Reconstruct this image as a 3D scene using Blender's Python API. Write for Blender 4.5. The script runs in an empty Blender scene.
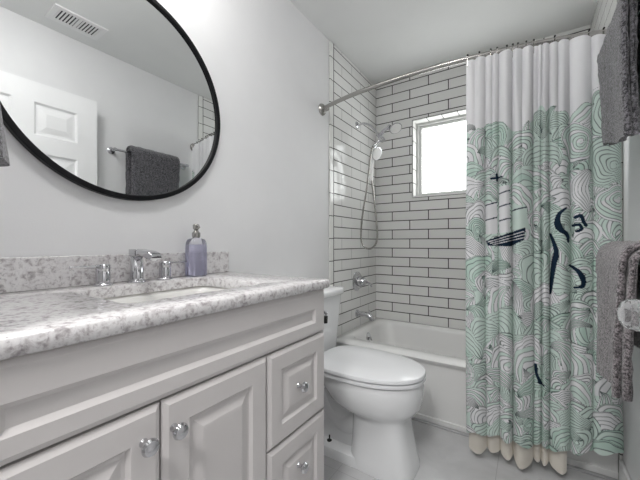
import bpy, bmesh, math, random
import numpy as np
from mathutils import Vector, Matrix
random.seed(4)
PI = math.pi
SC = bpy.context.scene
C = SC.collection

# ------------------------------------------------------------------ camera, world, lights, exposure
cam_data = bpy.data.cameras.new('camera')
cam = bpy.data.objects.new('camera', cam_data); C.objects.link(cam)
cam.location = (1.16, 0.0, 1.04)
cam.rotation_euler = (PI/2, 0, 0.5844)
cam_data.sensor_width = 36.0
cam_data.lens = 316.0/640.0*36.0
cam_data.shift_y = 3.1/640.0
cam_data.clip_start = 0.02
SC.camera = cam

world = bpy.data.worlds.new('world'); SC.world = world; world.use_nodes = True
bg = world.node_tree.nodes['Background']
bg.inputs[0].default_value = (1.0, 0.99, 0.98, 1)
bg.inputs[1].default_value = 0.31

def area_lamp(name, loc, rot, sx, sy, power, color=(1, 1, 1), spread=PI):
    d = bpy.data.lights.new(name, 'AREA'); d.shape = 'RECTANGLE'; d.size = sx; d.size_y = sy
    d.energy = power; d.color = color; d.spread = spread
    o = bpy.data.objects.new(name, d); C.objects.link(o); o.location = loc; o.rotation_euler = rot
    return o
# fill light added beyond the doorway, standing in for an assumed hall lamp
area_lamp('hall_fill_light', (1.0, -0.75, 2.38), (0, 0, 0), 0.4, 0.4, 34.0, (1, 0.99, 0.98))

vs = SC.view_settings
SC.display_settings.display_device = 'sRGB'
vs.view_transform = 'Standard'; vs.look = 'None'; vs.gamma = 1.0; vs.use_curve_mapping = False
vs.exposure = -0.04

# ------------------------------------------------------------------ dimensions
W, D, H, YT, YN = 1.50, 2.66, 2.45, 1.865, 0.04
Z0, TT = 0.442, 0.0792          # a horizontal grout line and the tile course height

# ------------------------------------------------------------------ material helpers
def lin(c):
    c = c/255.0
    return c/12.92 if c <= 0.04045 else ((c+0.055)/1.055)**2.4
def rgb(r, g, b): return (lin(r), lin(g), lin(b), 1)

class NT:
    def __init__(s, name):
        s.m = bpy.data.materials.new(name); s.m.use_nodes = True
        s.t = s.m.node_tree; s.n = s.t.nodes; s.l = s.t.links
        s.p = s.n['Principled BSDF']
    def node(s, typ, **kw):
        n = s.n.new(typ)
        for k, v in kw.items(): setattr(n, k, v)
        return n
    def link(s, a, b): s.l.new(a, b)
    def coord(s): return s.node('ShaderNodeTexCoord').outputs['Object']
    def math(s, op, a, b=None, c=None, clamp=False):
        n = s.node('ShaderNodeMath', operation=op); n.use_clamp = clamp
        for i, v in enumerate((a, b, c)):
            if v is None: continue
            if isinstance(v, (int, float)): n.inputs[i].default_value = v
            else: s.link(v, n.inputs[i])
        return n.outputs[0]
    def mix(s, f, a, b):
        n = s.node('ShaderNodeMix', data_type='RGBA')
        for i, v in ((0, f), (6, a), (7, b)):
            if isinstance(v, (int, float, tuple)): n.inputs[i].default_value = v
            else: s.link(v, n.inputs[i])
        return n.outputs[2]
    def noise(s, vec, scale, detail=4, rough=0.5, dist=0.0):
        n = s.node('ShaderNodeTexNoise'); n.inputs['Scale'].default_value = scale
        n.inputs['Detail'].default_value = detail; n.inputs['Roughness'].default_value = rough
        n.inputs['Distortion'].default_value = dist
        if vec is not None: s.link(vec, n.inputs['Vector'])
        return n.outputs[0]
    def ramp(s, f, stops):
        n = s.node('ShaderNodeValToRGB'); cr = n.color_ramp
        while len(cr.elements) < len(stops): cr.elements.new(0.5)
        for e, (p, c) in zip(cr.elements, stops): e.position = p; e.color = c
        s.link(f, n.inputs[0]); return n.outputs[0]
    def bump(s, h, strength, dist=0.002):
        n = s.node('ShaderNodeBump'); n.inputs['Strength'].default_value = strength
        n.inputs['Distance'].default_value = dist; s.link(h, n.inputs['Height'])
        s.link(n.outputs[0], s.p.inputs['Normal'])

def plain(name, col, rough=0.4, metal=0.0, spec=0.5, var=0.015, bump=0.0, bscale=300, coat=0.0):
    """a procedural finish: tiny colour variation and optional fine grain"""
    t = NT(name); v = t.coord()
    f = t.noise(v, 6, 3)
    dk = tuple(max(0, c*(1-var*3)) for c in col[:3])+(1,)
    lt = tuple(min(1, c*(1+var)) for c in col[:3])+(1,)
    t.link(t.mix(f, dk, lt), t.p.inputs['Base Color'])
    t.p.inputs['Roughness'].default_value = rough; t.p.inputs['Metallic'].default_value = metal
    t.p.inputs['Specular IOR Level'].default_value = spec
    t.p.inputs['Coat Weight'].default_value = coat
    if bump: t.bump(t.noise(v, bscale, 2), bump)
    return t.m

M = {}
M['wall'] = plain('wall_paint', rgb(226, 226, 227), 0.55, bump=0.08, bscale=180)
M['ceil'] = plain('ceiling_paint', rgb(226, 227, 226), 0.7, bump=0.08, bscale=150)
M['trimw'] = plain('white_gloss_trim', rgb(232, 232, 232), 0.3)
M['door'] = plain('door_paint', rgb(235, 235, 236), 0.35)
M['cab'] = plain('cabinet_paint', rgb(208, 204, 203), 0.38)
M['cabdark'] = plain('cabinet_inside', rgb(60, 56, 55), 0.8)
M['porc'] = plain('porcelain', rgb(236, 237, 238), 0.08, coat=0.3, var=0.004)
M['seat'] = plain('toilet_seat_plastic', rgb(236, 237, 239), 0.15, var=0.004)
M['sinkp'] = plain('sink_porcelain', rgb(236, 235, 232), 0.1, var=0.004)
M['tub'] = plain('tub_enamel', rgb(232, 232, 231), 0.12, coat=0.2, var=0.004)
M['chrome'] = plain('chrome', rgb(205, 205, 208), 0.09, metal=1.0)
M['brushed'] = plain('brushed_nickel', rgb(176, 174, 170), 0.24, metal=1.0)
M['black'] = plain('black_metal', rgb(10, 10, 14), 0.45, spec=0.2, var=0.01)
M['darkbead'] = plain('dark_bead', rgb(40, 38, 38), 0.25, metal=0.6)
M['rubber'] = plain('black_rubber', rgb(25, 25, 25), 0.6)
M['caulk'] = plain('floor_edge_strip', rgb(176, 176, 178), 0.5)
M['hem'] = plain('liner_vinyl', rgb(214, 208, 198), 0.4)
M['nozzle'] = plain('nozzle_plate', rgb(246, 246, 245), 0.3)
M['ventdark'] = plain('vent_inside', rgb(28, 30, 40), 0.8)
M['alu'] = plain('window_frame_paint', rgb(205, 206, 204), 0.4)

def mirror_mat():
    t = NT('mirror_glass'); t.p.inputs['Metallic'].default_value = 1; t.p.inputs['Roughness'].default_value = 0.0
    f = t.noise(t.coord(), 2, 1)
    t.link(t.mix(f, (0.80, 0.815, 0.81, 1), (0.82, 0.83, 0.825, 1)), t.p.inputs['Base Color']); return t.m
M['mirror'] = mirror_mat()

def tile_mat(name, axis, off, vert_grey=False):
    t = NT(name); sp = t.node('ShaderNodeSeparateXYZ'); t.link(t.coord(), sp.inputs[0])
    hx = t.math('ADD', sp.outputs[axis], -off + 31.0*0.31)
    hz = t.math('ADD', sp.outputs[2], -Z0 + 20*TT)
    cb = t.node('ShaderNodeCombineXYZ'); t.link(hx, cb.inputs[0]); t.link(hz, cb.inputs[1])
    b = t.node('ShaderNodeTexBrick'); b.offset = 0.5; b.offset_frequency = 2; b.squash = 1.0
    t.link(cb.outputs[0], b.inputs['Vector'])
    b.inputs['Scale'].default_value = 1.0; b.inputs['Mortar Size'].default_value = 0.0038
    b.inputs['Mortar Smooth'].default_value = 0.15; b.inputs['Bias'].default_value = 0
    b.inputs['Brick Width'].default_value = 0.31; b.inputs['Row Height'].default_value = TT
    b.inputs['Color1'].default_value = rgb(232, 232, 230); b.inputs['Color2'].default_value = rgb(226, 226, 224)
    b.inputs['Mortar'].default_value = rgb(176, 176, 174) if vert_grey else rgb(24, 22, 22)
    col = b.outputs['Color']
    if vert_grey:
        fr = t.math('FRACT', t.math('DIVIDE', hz, TT))
        d = t.math('MINIMUM', fr, t.math('SUBTRACT', 1.0, fr))
        hm = t.math('LESS_THAN', d, 0.0026/TT)
        col = t.mix(hm, col, rgb(24, 22, 22))
    t.link(col, t.p.inputs['Base Color'])
    t.link(t.math('MULTIPLY_ADD', b.outputs['Fac'], 0.5, 0.13), t.p.inputs['Roughness'])
    wav = t.noise(t.coord(), 14, 2)
    h = t.math('ADD', t.math('MULTIPLY', t.math('SUBTRACT', 1.0, b.outputs['Fac']), 1.0), t.math('MULTIPLY', wav, 0.35))
    t.bump(h, 0.35, 0.0015)
    return t.m
M['tile_far'] = tile_mat('subway_tile_far', 0, 0.315)
M['tile_side'] = tile_mat('subway_tile_side', 1, 2.34, True)

def strip_mat(name, axis, pitch, off, col=rgb(40, 36, 36)):
    t = NT(name); sp = t.node('ShaderNodeSeparateXYZ'); t.link(t.coord(), sp.inputs[0])
    fr = t.math('FRACT', t.math('DIVIDE', t.math('ADD', sp.outputs[axis], 10*pitch-off), pitch))
    d = t.math('MINIMUM', fr, t.math('SUBTRACT', 1.0, fr))
    m = t.math('LESS_THAN', d, 0.0024/pitch)
    t.link(t.mix(m, rgb(228, 228, 225), col), t.p.inputs['Base Color'])
    t.p.inputs['Roughness'].default_value = 0.15
    t.bump(t.math('SUBTRACT', 1.0, m), 0.3, 0.0015)
    return t.m
M['bull'] = strip_mat('bullnose_tile', 2, 2*TT, 2.181)
M['rev_v'] = strip_mat('window_reveal_tile_vertical', 2, 0.118, 1.43)
M['rev_h'] = strip_mat('window_reveal_tile_level', 0, 0.118, 0.338)
M['grout'] = plain('dark_grout', rgb(46, 42, 42), 0.8)

def stone():
    t = NT('speckled_quartz'); v = t.coord()
    a = t.noise(v, 62, 6, 0.62, 0.4)
    b = t.noise(v, 120, 3, 0.6, 0.2)
    c1 = t.ramp(a, [(0.33, rgb(166, 161, 163)), (0.42, rgb(202, 198, 199)), (0.49, rgb(226, 224, 225)), (0.60, rgb(236, 235, 235)), (0.70, rgb(206, 203, 204))])
    c2 = t.ramp(b, [(0.33, rgb(190, 186, 188)), (0.43, rgb(236, 235, 235)), (1.0, rgb(240, 239, 238))])
    mx = t.node('ShaderNodeMix', data_type='RGBA', blend_type='MULTIPLY'); mx.inputs[0].default_value = 0.8
    t.link(c1, mx.inputs[6]); t.link(c2, mx.inputs[7])
    t.link(mx.outputs[2], t.p.inputs['Base Color']); t.p.inputs['Roughness'].default_value = 0.16
    return t.m
M['stone'] = stone()

def floor_mat():
    t = NT('grey_floor_tile'); v = t.coord()
    sp = t.node('ShaderNodeSeparateXYZ'); t.link(v, sp.inputs[0])
    cb = t.node('ShaderNodeCombineXYZ')
    t.link(t.math('ADD', sp.outputs[0], 6.1-1.037), cb.inputs[0]); t.link(t.math('ADD', sp.outputs[1], 6.1-1.86), cb.inputs[1])
    b = t.node('ShaderNodeTexBrick'); b.offset = 0.0; t.link(cb.outputs[0], b.inputs['Vector'])
    b.inputs['Scale'].default_value = 1; b.inputs['Mortar Size'].default_value = 0.0016; b.inputs['Mortar Smooth'].default_value = 0.2
    b.inputs['Brick Width'].default_value = 0.61; b.inputs['Row Height'].default_value = 0.61
    b.inputs['Mortar'].default_value = rgb(168, 168, 169)
    n = t.noise(v, 3.5, 6, 0.6, 0.8)
    cl = t.ramp(n, [(0.3, rgb(182, 182, 183)), (0.55, rgb(196, 196, 197)), (0.75, rgb(204, 204, 205))])
    t.link(cl, b.inputs['Color1']); t.link(cl, b.inputs['Color2'])
    t.link(b.outputs['Color'], t.p.inputs['Base Color']); t.p.inputs['Roughness'].default_value = 0.32
    t.bump(t.math('SUBTRACT', 1.0, b.outputs['Fac']), 0.2, 0.001)
    return t.m
M['floor'] = floor_mat()

def towel_mat(name, dark, light):
    t = NT(name); v = t.coord()
    a = t.noise(v, 165, 2, 0.8); b = t.noise(v, 60, 3, 0.6)
    f = t.math('ADD', t.math('MULTIPLY', a, 0.8), t.math('MULTIPLY', b, 0.2))
    t.link(t.ramp(f, [(0.42, dark), (0.60, light)]), t.p.inputs['Base Color'])
    t.p.inputs['Roughness'].default_value = 0.95; t.p.inputs['Specular IOR Level'].default_value = 0.1
    t.p.inputs['Sheen Weight'].default_value = 0.5; t.p.inputs['Sheen Roughness'].default_value = 0.5
    t.bump(a, 1.0, 0.006)
    return t.m
M['towel'] = towel_mat('charcoal_terry', rgb(22, 22, 25), rgb(128, 126, 132))
M['towel2'] = towel_mat('grey_terry', rgb(52, 48, 50), rgb(158, 150, 153))
M['towelband'] = plain('towel_woven_band', rgb(120, 118, 122), 0.9, bump=0.4, bscale=500)

def glass_pane():
    t = NT('frosted_daylit_glass'); sp = t.node('ShaderNodeSeparateXYZ'); t.link(t.coord(), sp.inputs[0])
    e = t.noise(t.coord(), 2.0, 2)
    t.link(t.mix(e, (0.95, 0.98, 0.97, 1), (0.97, 0.99, 1.0, 1)), t.p.inputs['Emission Color'])
    t.p.inputs['Emission Strength'].default_value = 4.6
    t.p.inputs['Base Color'].default_value = rgb(230, 232, 232); t.p.inputs['Roughness'].default_value = 0.4
    return t.m
M['pane'] = glass_pane()

def emit(name, col, s):
    t = NT(name); t.p.inputs['Emission Color'].default_value = col; t.p.inputs['Emission Strength'].default_value = s
    t.link(t.mix(t.noise(t.coord(), 5), rgb(240, 240, 238), rgb(245, 245, 243)), t.p.inputs['Base Color']); return t.m
M['dome'] = emit('frosted_dome', (1, 0.995, 0.985, 1), 47.0)
M['shade'] = emit('frosted_lamp_shade', (1, 0.985, 0.96, 1), 13.0)

def clear(name, col, rough=0.03, ior=1.45, tr=1.0):
    t = NT(name); t.link(t.mix(t.noise(t.coord(), 8), col, tuple(min(1, c*1.03) for c in col[:3])+(1,)), t.p.inputs['Base Color'])
    t.p.inputs['Transmission Weight'].default_value = tr; t.p.inputs['Roughness'].default_value = rough; t.p.inputs['IOR'].default_value = ior
    return t.m
M['crystal'] = clear('crystal_glass', (0.88, 0.88, 0.89, 1), 0.02, 1.5, 0.9)
M['bottle'] = clear('bottle_glass', (0.90, 0.90, 0.95, 1), 0.03, 1.3, 0.9)
M['soap'] = clear('lavender_soap', (0.74, 0.73, 0.90, 1), 0.1, 1.33, 0.75)

def curtain_mat():
    t = NT('printed_curtain_fabric')
    at = t.node('ShaderNodeAttribute'); at.attribute_name = 'print'
    n = t.noise(t.coord(), 900, 1)
    t.link(at.outputs['Color'], t.p.inputs['Base Color']); t.p.inputs['Roughness'].default_value = 0.75
    t.p.inputs['Specular IOR Level'].default_value = 0.2
    t.bump(n, 0.1, 0.0005)
    out = t.n['Material Output']
    tl = t.node('ShaderNodeBsdfTranslucent'); t.link(at.outputs['Color'], tl.inputs[0])
    mx = t.node('ShaderNodeMixShader'); mx.inputs[0].default_value = 0.18
    t.link(t.p.outputs[0], mx.inputs[1]); t.link(tl.outputs[0], mx.inputs[2]); t.link(mx.outputs[0], out.inputs[0])
    return t.m
M['curtain'] = curtain_mat()

# ------------------------------------------------------------------ mesh helpers
def new(): return bmesh.new()
def box(bm, x0, y0, z0, x1, y1, z1):
    v = [bm.verts.new(p) for p in ((x0,y0,z0),(x1,y0,z0),(x1,y1,z0),(x0,y1,z0),(x0,y0,z1),(x1,y0,z1),(x1,y1,z1),(x0,y1,z1))]
    for f in ((3,2,1,0),(4,5,6,7),(0,1,5,4),(1,2,6,5),(2,3,7,6),(3,0,4,7)): bm.faces.new([v[i] for i in f])
def loft(bm, rings, cap0=True, cap1=True, close=False):
    R = [[bm.verts.new(p) for p in r] for r in rings]
    n = len(R[0]); m = len(R)
    for i in range(m if close else m-1):
        a, b = R[i], R[(i+1) % m]
        for j in range(n):
            k = (j+1) % n
            bm.faces.new((a[j], a[k], b[k], b[j]))
    if not close:
        if cap0: bm.faces.new(R[0][::-1])
        if cap1: bm.faces.new(R[-1])
    return R
def tube(bm, pts, r, seg=12, caps=True):
    pts = [Vector(p) for p in pts]
    rs = r if isinstance(r, (list, tuple)) else [r]*len(pts)
    tang = []
    for i in range(len(pts)):
        a = pts[max(i-1, 0)]; b = pts[min(i+1, len(pts)-1)]
        tang.append((b-a).normalized())
    up = Vector((0, 0, 1))
    if abs(tang[0].dot(up)) > 0.9: up = Vector((1, 0, 0))
    n0 = tang[0].cross(up).normalized(); rings = []
    for p, t, q in zip(pts, tang, rs):
        n0 = (n0 - t*n0.dot(t)).normalized(); b0 = t.cross(n0)
        rings.append([p + (n0*math.cos(2*PI*k/seg) + b0*math.sin(2*PI*k/seg))*q for k in range(seg)])
    loft(bm, rings, caps, caps)
def smooth_path(pts, n=8):
    P = [Vector(p) for p in pts]; out = []
    for i in range(len(P)-1):
        p0 = P[max(i-1, 0)]; p1 = P[i]; p2 = P[i+1]; p3 = P[min(i+2, len(P)-1)]
        for k in range(n):
            t = k/n
            out.append(0.5*((2*p1) + (p2-p0)*t + (2*p0-5*p1+4*p2-p3)*t*t + (3*p1-p0-3*p2+p3)*t**3))
    out.append(P[-1]); return out
def lathe(bm, prof, o=(0, 0, 0), axis=(0, 0, 1), seg=24):
    """prof: list of (radius, distance along axis)"""
    ax = Vector(axis).normalized(); o = Vector(o)
    q = ax.to_track_quat('Z', 'Y'); rings = []
    for r, h in prof:
        r = max(r, 0.00005)
        rings.append([o + q @ Vector((r*math.cos(2*PI*k/seg), r*math.sin(2*PI*k/seg), h)) for k in range(seg)])
    loft(bm, rings)
def rrect(x0, x1, y0, y1, r, z, k=6):
    """rounded rectangle ring in the xy plane"""
    pts = []
    for cx, cy, a0 in ((x1-r, y1-r, 0), (x0+r, y1-r, PI/2), (x0+r, y0+r, PI), (x1-r, y0+r, 1.5*PI)):
        for i in range(k+1):
            a = a0 + PI/2*i/k
            pts.append(Vector((cx + r*math.cos(a), cy + r*math.sin(a), z)))
    return pts
def egg(xb, xf, xc, yc, hw, z, p=1.0, pb=None, n=56):
    """egg ring: back at xb, front at xf, widest at xc; p < 1 squares it up"""
    pts = []
    for i in range(n):
        a = 2*PI*i/n; c, s = math.cos(a), math.sin(a)
        e = p if c >= 0 else (pb or p)
        X = math.copysign(abs(c)**e, c); Y = math.copysign(abs(s)**e, s)
        pts.append(Vector((xc + X*((xf-xc) if c >= 0 else (xc-xb)), yc + Y*hw, z)))
    return pts

def mesh_of(name, bm):
    bmesh.ops.recalc_face_normals(bm, faces=bm.faces)
    me = bpy.data.meshes.new(name); bm.to_mesh(me); bm.free(); return me
def obj(name, bm, m, parent=None, bevel=0, seg=2, smooth=True, sub=0, angle=40, origin=None):
    me = mesh_of(name, bm) if isinstance(bm, bmesh.types.BMesh) else bm
    o = bpy.data.objects.new(name, me); C.objects.link(o)
    me.materials.append(M[m] if isinstance(m, str) else m)
    if origin is not None:
        me.transform(Matrix.Translation(-Vector(origin))); o.location = origin
    if parent is not None:
        o.parent = parent
        o.location = Vector(o.location) - Vector(parent.get('wl', (0, 0, 0)))
    o['wl'] = tuple(Vector(o.location) + (Vector(parent.get('wl', (0, 0, 0))) if parent is not None else Vector((0, 0, 0))))
    if bevel:
        b = o.modifiers.new('bevel', 'BEVEL'); b.width = bevel; b.segments = seg; b.limit_method = 'ANGLE'; b.angle_limit = math.radians(30)
        b.harden_normals = False
    if sub:
        s = o.modifiers.new('sub', 'SUBSURF'); s.levels = sub; s.render_levels = sub
    if smooth:
        me.shade_smooth()
        me.set_sharp_from_angle(angle=math.radians(angle))
    return o
def tag(o, label, cat, group=None, kind=None):
    if label: o['label'] = label
    if cat: o['category'] = cat
    if group: o['group'] = group
    if kind: o['kind'] = kind
    return o
def thing(name, label, cat, loc=(0, 0, 0), group=None):
    o = bpy.data.objects.new(name, None); C.objects.link(o); o.empty_display_size = 0.05
    o.location = loc; o['wl'] = tuple(loc)
    return tag(o, label, cat, group)
def struct(name, bm, m, parent=None, label=None, **kw):
    o = obj(name, bm, m, parent, **kw)
    if parent is None: o['kind'] = 'structure'
    if label: o['label'] = label
    return o

# ------------------------------------------------------------------ room shell
bm = new(); box(bm, -0.1, -1.2, -0.1, W+0.1, D+0.2, 0.0); struct('floor', bm, 'floor', label='grey large-format floor tile', smooth=False)
bm = new(); box(bm, -0.1, YN-0.12, H, W+0.1, D+0.2, H+0.1); struct('ceiling', bm, 'ceil', label='flat white ceiling', smooth=False)
bm = new(); box(bm, -0.1, YN-0.12, 0, 0.0, D+0.2, H); struct('wall_left', bm, 'wall', label='pale painted wall behind vanity and toilet', smooth=False)
bm = new(); box(bm, W, YN-0.12, 0, W+0.1, D+0.2, H); struct('wall_right', bm, 'wall', label='pale painted wall with the towel bars', smooth=False)
bm = new(); box(bm, 0, YN-0.12, 0, 0.57, YN, H); box(bm, 0.57, YN-0.12, 2.06, 1.44, YN, H); box(bm, 1.44, YN-0.12, 0, W, 0.19, H)
struct('wall_near', bm, 'wall', label='painted wall with the doorway', smooth=False)
WX0, WX1, WZ0, WZ1 = 0.338, 1.17, 1.43, 2.077
bm = new()
box(bm, 0, D, 0, WX0, D+0.2, H); box(bm, WX1, D, 0, W, D+0.2, H)
box(bm, WX0, D, 0, WX1, D+0.2, WZ0); box(bm, WX0, D, WZ1, WX1, D+0.2, H)
struct('wall_far', bm, 'tile_far', label='white subway tile wall with dark grout', smooth=False)
TH = 0.010
bm = new(); box(bm, 0, YT+0.05, 0.36, TH, D, H-0.003); struct('wall_left_tile', bm, 'tile_side', label='subway tile on the shower end wall', smooth=False)
bm = new(); box(bm, W-TH, YT+0.05, 0.36, W, D, H-0.003); struct('wall_right_tile', bm, 'tile_side', label='subway tile on the far shower end wall', smooth=False)
bm = new(); box(bm, 0, YT, 0.0, TH+0.001, YT+0.047, H-0.003); struct('trim_1', bm, 'bull', bevel=0.004, smooth=False, label='vertical run of bullnose tile at left')
bm = new(); box(bm, W-TH-0.001, YT, 0.0, W, YT+0.047, H-0.003); struct('trim_2', bm, 'bull', bevel=0.004, smooth=False, label='vertical run of bullnose tile at right')
bm = new(); box(bm, 0, YT+0.0460, 0.0, TH+0.0014, YT+0.0505, H-0.003); box(bm, W-TH-0.0014, YT+0.0465, 0.0, W, YT+0.0505, H-0.003)
struct('trim_3', bm, 'grout', smooth=False, label='dark grout joint beside the bullnose')
bm = new(); box(bm, W-0.014, 1.0, 0, W, YT, 0.10); struct('baseboard_right', bm, 'trimw', bevel=0.004, label='white baseboard')
bm = new(); box(bm, 0.0, 0.99, 0, 0.014, YT, 0.10); struct('baseboard_left', bm, 'trimw', bevel=0.004, label='white baseboard')
# door casing
bm = new()
box(bm, 0.50, YN, 0, 0.57, YN+0.016, 2.13); box(bm, 0.57, YN, 2.06, 1.44, YN+0.016, 2.13)
struct('trim_4', bm, 'trimw', bevel=0.003, label='white door casing')
# window: tiled reveal, frame, pane
RV = D+0.118
bm = new(); e = 0.007
box(bm, WX0, D-0.001, WZ0, WX0+e, RV, WZ1); box(bm, WX1-e, D-0.001, WZ0, WX1, RV, WZ1)
win = struct('window_1', bm, 'rev_v', smooth=False, label='small bath window with frosted bright pane')
bm = new(); box(bm, WX0+e, D-0.001, WZ1-e, WX1-e, RV, WZ1); obj('reveal_head_tile', bm, 'rev_h', win, smooth=False)
bm = new(); box(bm, WX0, D-0.004, WZ0-0.006, WX1, RV, WZ0+e); obj('window_sill', bm, 'trimw', win, smooth=False)
bm = new(); g = 0.0035
for a in ((WX0-g, D-0.0012, WZ0-g, WX0, D+.001, WZ1+g), (WX1, D-0.0012, WZ0-g, WX1+g, D+.001, WZ1+g), (WX0, D-0.0012, WZ1, WX1, D+.001, WZ1+g), (WX0, D-0.0012, WZ0-g-.006, WX1, D+.001, WZ0-.006)): box(bm, *a)
obj('grout_line', bm, 'grout', win, smooth=False, )
def frame_ring(x0, x1, z0, z1, w, y0, y1):
    bm = new()
    box(bm, x0, y0, z0, x0+w, y1, z1); box(bm, x1-w, y0, z0, x1, y1, z1)
    box(bm, x0+w, y0, z0, x1-w, y1, z0+w); box(bm, x0+w, y0, z1-w, x1-w, y1, z1)
    return bm
obj('window_frame', frame_ring(WX0+e, WX1-e, WZ0+e, WZ1-e, 0.020, D+0.085, D+0.15), 'alu', win, bevel=0.002)
obj('sash', frame_ring(WX0+e+.02, WX1-e-.02, WZ0+e+.012, WZ1-e-.02, 0.022, D+0.105, D+0.15), 'alu', win, bevel=0.003)
bm = new(); box(bm, WX0+.045, D+0.128, WZ0+.035, WX1-.045, D+0.134, WZ1-.045); obj('pane', bm, 'pane', win, smooth=False)

# ------------------------------------------------------------------ open panel door along the right wall
DX0, DX1, DY0, DY1, DZ1 = 1.400, 1.436, 0.208, 0.985, 2.03
def raised_panel(bm, P, u0, u1, v0, v1, frame, slope, raised, depth, tx=None):
    """panelled front: P(u,v,d) maps to space, d = height above the base face"""
    def ring(a, d): return [P(u0+a, v0+a, d), P(u1-a, v0+a, d), P(u1-a, v1-a, d), P(u0+a, v1-a, d)]
    rings = [ring(0, -0.018), ring(0, -0.006), ring(0.005, 0), ring(frame, 0), ring(frame+0.004, -depth), ring(frame+0.012, -depth)]
    if raised: rings += [ring(frame+0.012+slope, -0.001), ring(frame+0.014+slope, -0.001)]
    loft(bm, rings)
def door_face(bm, xf, sgn):
    # stiles, rails and panels of a six-panel leaf, face at x = xf looking towards sgn
    wy = DY1-DY0; st = 0.115; mid = 0.10
    pw = (wy-2*st-mid)/2
    cols = [(DY0+st, DY0+st+pw), (DY1-st-pw, DY1-st)]
    rows = [(0.23, 0.80), (0.92, 1.596), (1.706, 1.907)]
    ys = sorted([DY0, DY1]+[v for c in cols for v in c]); zs = sorted([0.012, DZ1]+[v for r in rows for v in r])
    for i in range(len(ys)-1):
        for j in range(len(zs)-1):
            y0, y1, z0, z1 = ys[i], ys[i+1], zs[j], zs[j+1]
            def P(y, z, d): return Vector((xf + sgn*d, y, z))
            if (y0, y1) in cols and (z0, z1) in rows:
                def ring(a, d): return [P(y0+a, z0+a, d), P(y1-a, z0+a, d), P(y1-a, z1-a, d), P(y0+a, z1-a, d)]
                R = [ring(0, 0), ring(0.012, -0.010), ring(0.024, -0.010), ring(0.060, -0.002)]
                loft(bm, R, cap0=False)
            else:
                bm.faces.new([bm.verts.new(p) for p in (P(y0, z0, 0), P(y1, z0, 0), P(y1, z1, 0), P(y0, z1, 0))])
bm = new(); door_face(bm, DX0, -1); door_face(bm, DX1, 1)
bmesh.ops.remove_doubles(bm, verts=bm.verts, dist=0.0002)
for a in ((DY0, 0.012, DY0, DZ1), (DY1, 0.012, DY1, DZ1), (DY0, 0.012, DY1, 0.012), (DY0, DZ1, DY1, DZ1)):
    bm.faces.new([bm.verts.new(p) for p in ((DX0, a[0], a[1]), (DX1, a[0], a[1]), (DX1, a[2], a[3]), (DX0, a[2], a[3]))])
door = struct('door_1', bm, 'door', smooth=False, label='white six-panel door standing open along the right wall')
bm = new(); lathe(bm, [(0.031, 0), (0.031, 0.004), (0.026, 0.009), (0.013, 0.012), (0.011, 0.03), (0.016, 0.036)], (DX0-0.0005, 0.895, 0.888), (-1, 0, 0), 28)
rose = obj('knob_rosette', bm, 'brushed', door, label='brushed metal rosette') if False else obj('knob_rosette', bm, 'brushed', door)
bm = new(); lathe(bm, [(0.013, 0), (0.024, 0.004), (0.031, 0.014), (0.033, 0.024), (0.031, 0.036), (0.024, 0.045), (0.012, 0.050), (0.0, 0.051)], (DX0-0.034, 0.895, 0.893), (-1, 0, 0), 16)
obj('door_knob', bm, 'crystal', door, angle=20)['label'] = 'faceted clear crystal knob'
for z in (0.25, 1.05, 1.82):
    bm = new(); tube(bm, [(DX1+0.004, DY0-0.006, z-0.045), (DX1+0.004, DY0-0.006, z+0.045)], 0.006, 10); obj('hinge', bm, 'brushed', door)

# ------------------------------------------------------------------ bathtub
tub = thing('bathtub', 'white alcove bathtub with a plain apron, behind the shower curtain', 'bathtub', (0.75, 2.27, 0))
def tubring(x0, x1, y0, y1, r, z): return rrect(x0, x1, y0, y1, r, z, 8)
RZ = 0.372; a0, a1, b0, b1 = TH+.002, W-TH-.002, 1.868, D-0.002
R = [tubring(a0, a1, b0+.004, b1, 0.006, RZ-0.026), tubring(a0, a1, b0-0.004, b1, 0.008, RZ-0.008), tubring(a0+.004, a1-.004, b0+.002, b1-.004, 0.012, RZ),
     tubring(0.085, W-0.10, 1.985, D-0.055, 0.09, RZ), tubring(0.097, W-0.112, 1.997, D-0.067, 0.09, RZ-0.008), tubring(0.106, W-0.13, 2.004, D-0.075, 0.10, RZ-0.03),
     tubring(0.125, W-0.20, 2.015, D-0.085, 0.11, 0.22), tubring(0.15, W-0.28, 2.03, D-0.10, 0.12, 0.10), tubring(0.20, W-0.36, 2.07, D-0.14, 0.10, 0.06)]
bm = new(); loft(bm, R, cap0=False); obj('basin', bm, 'tub', tub, angle=60)
bm = new(); box(bm, a0, 1.882, 0.03, a1, 1.90, RZ-0.02); box(bm, a0, 1.875, 0.002, a1, 1.90, 0.034); obj('apron', bm, 'tub', tub, bevel=0.004)
bm = new(); box(bm, 0.012, 1.850, 0.0, W-0.015, 1.874, 0.007); tag(obj('trim_5', bm, 'caulk', bevel=0.004), 'grey quarter-round strip along the tub foot', None, None, 'structure')
bm = new(); lathe(bm, [(0.036, 0), (0.036, 0.004), (0.030, 0.010), (0.0, 0.012)], (0.1105, 2.27, 0.305), (1, 0, 0.12), 28)
tube(bm, [(0.121, 2.27, 0.305), (0.134, 2.27, 0.300), (0.140, 2.27, 0.283)], 0.006, 8)
obj('overflow_plate', bm, 'chrome', tub)['label'] = 'chrome overflow plate with trip lever'

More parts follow.
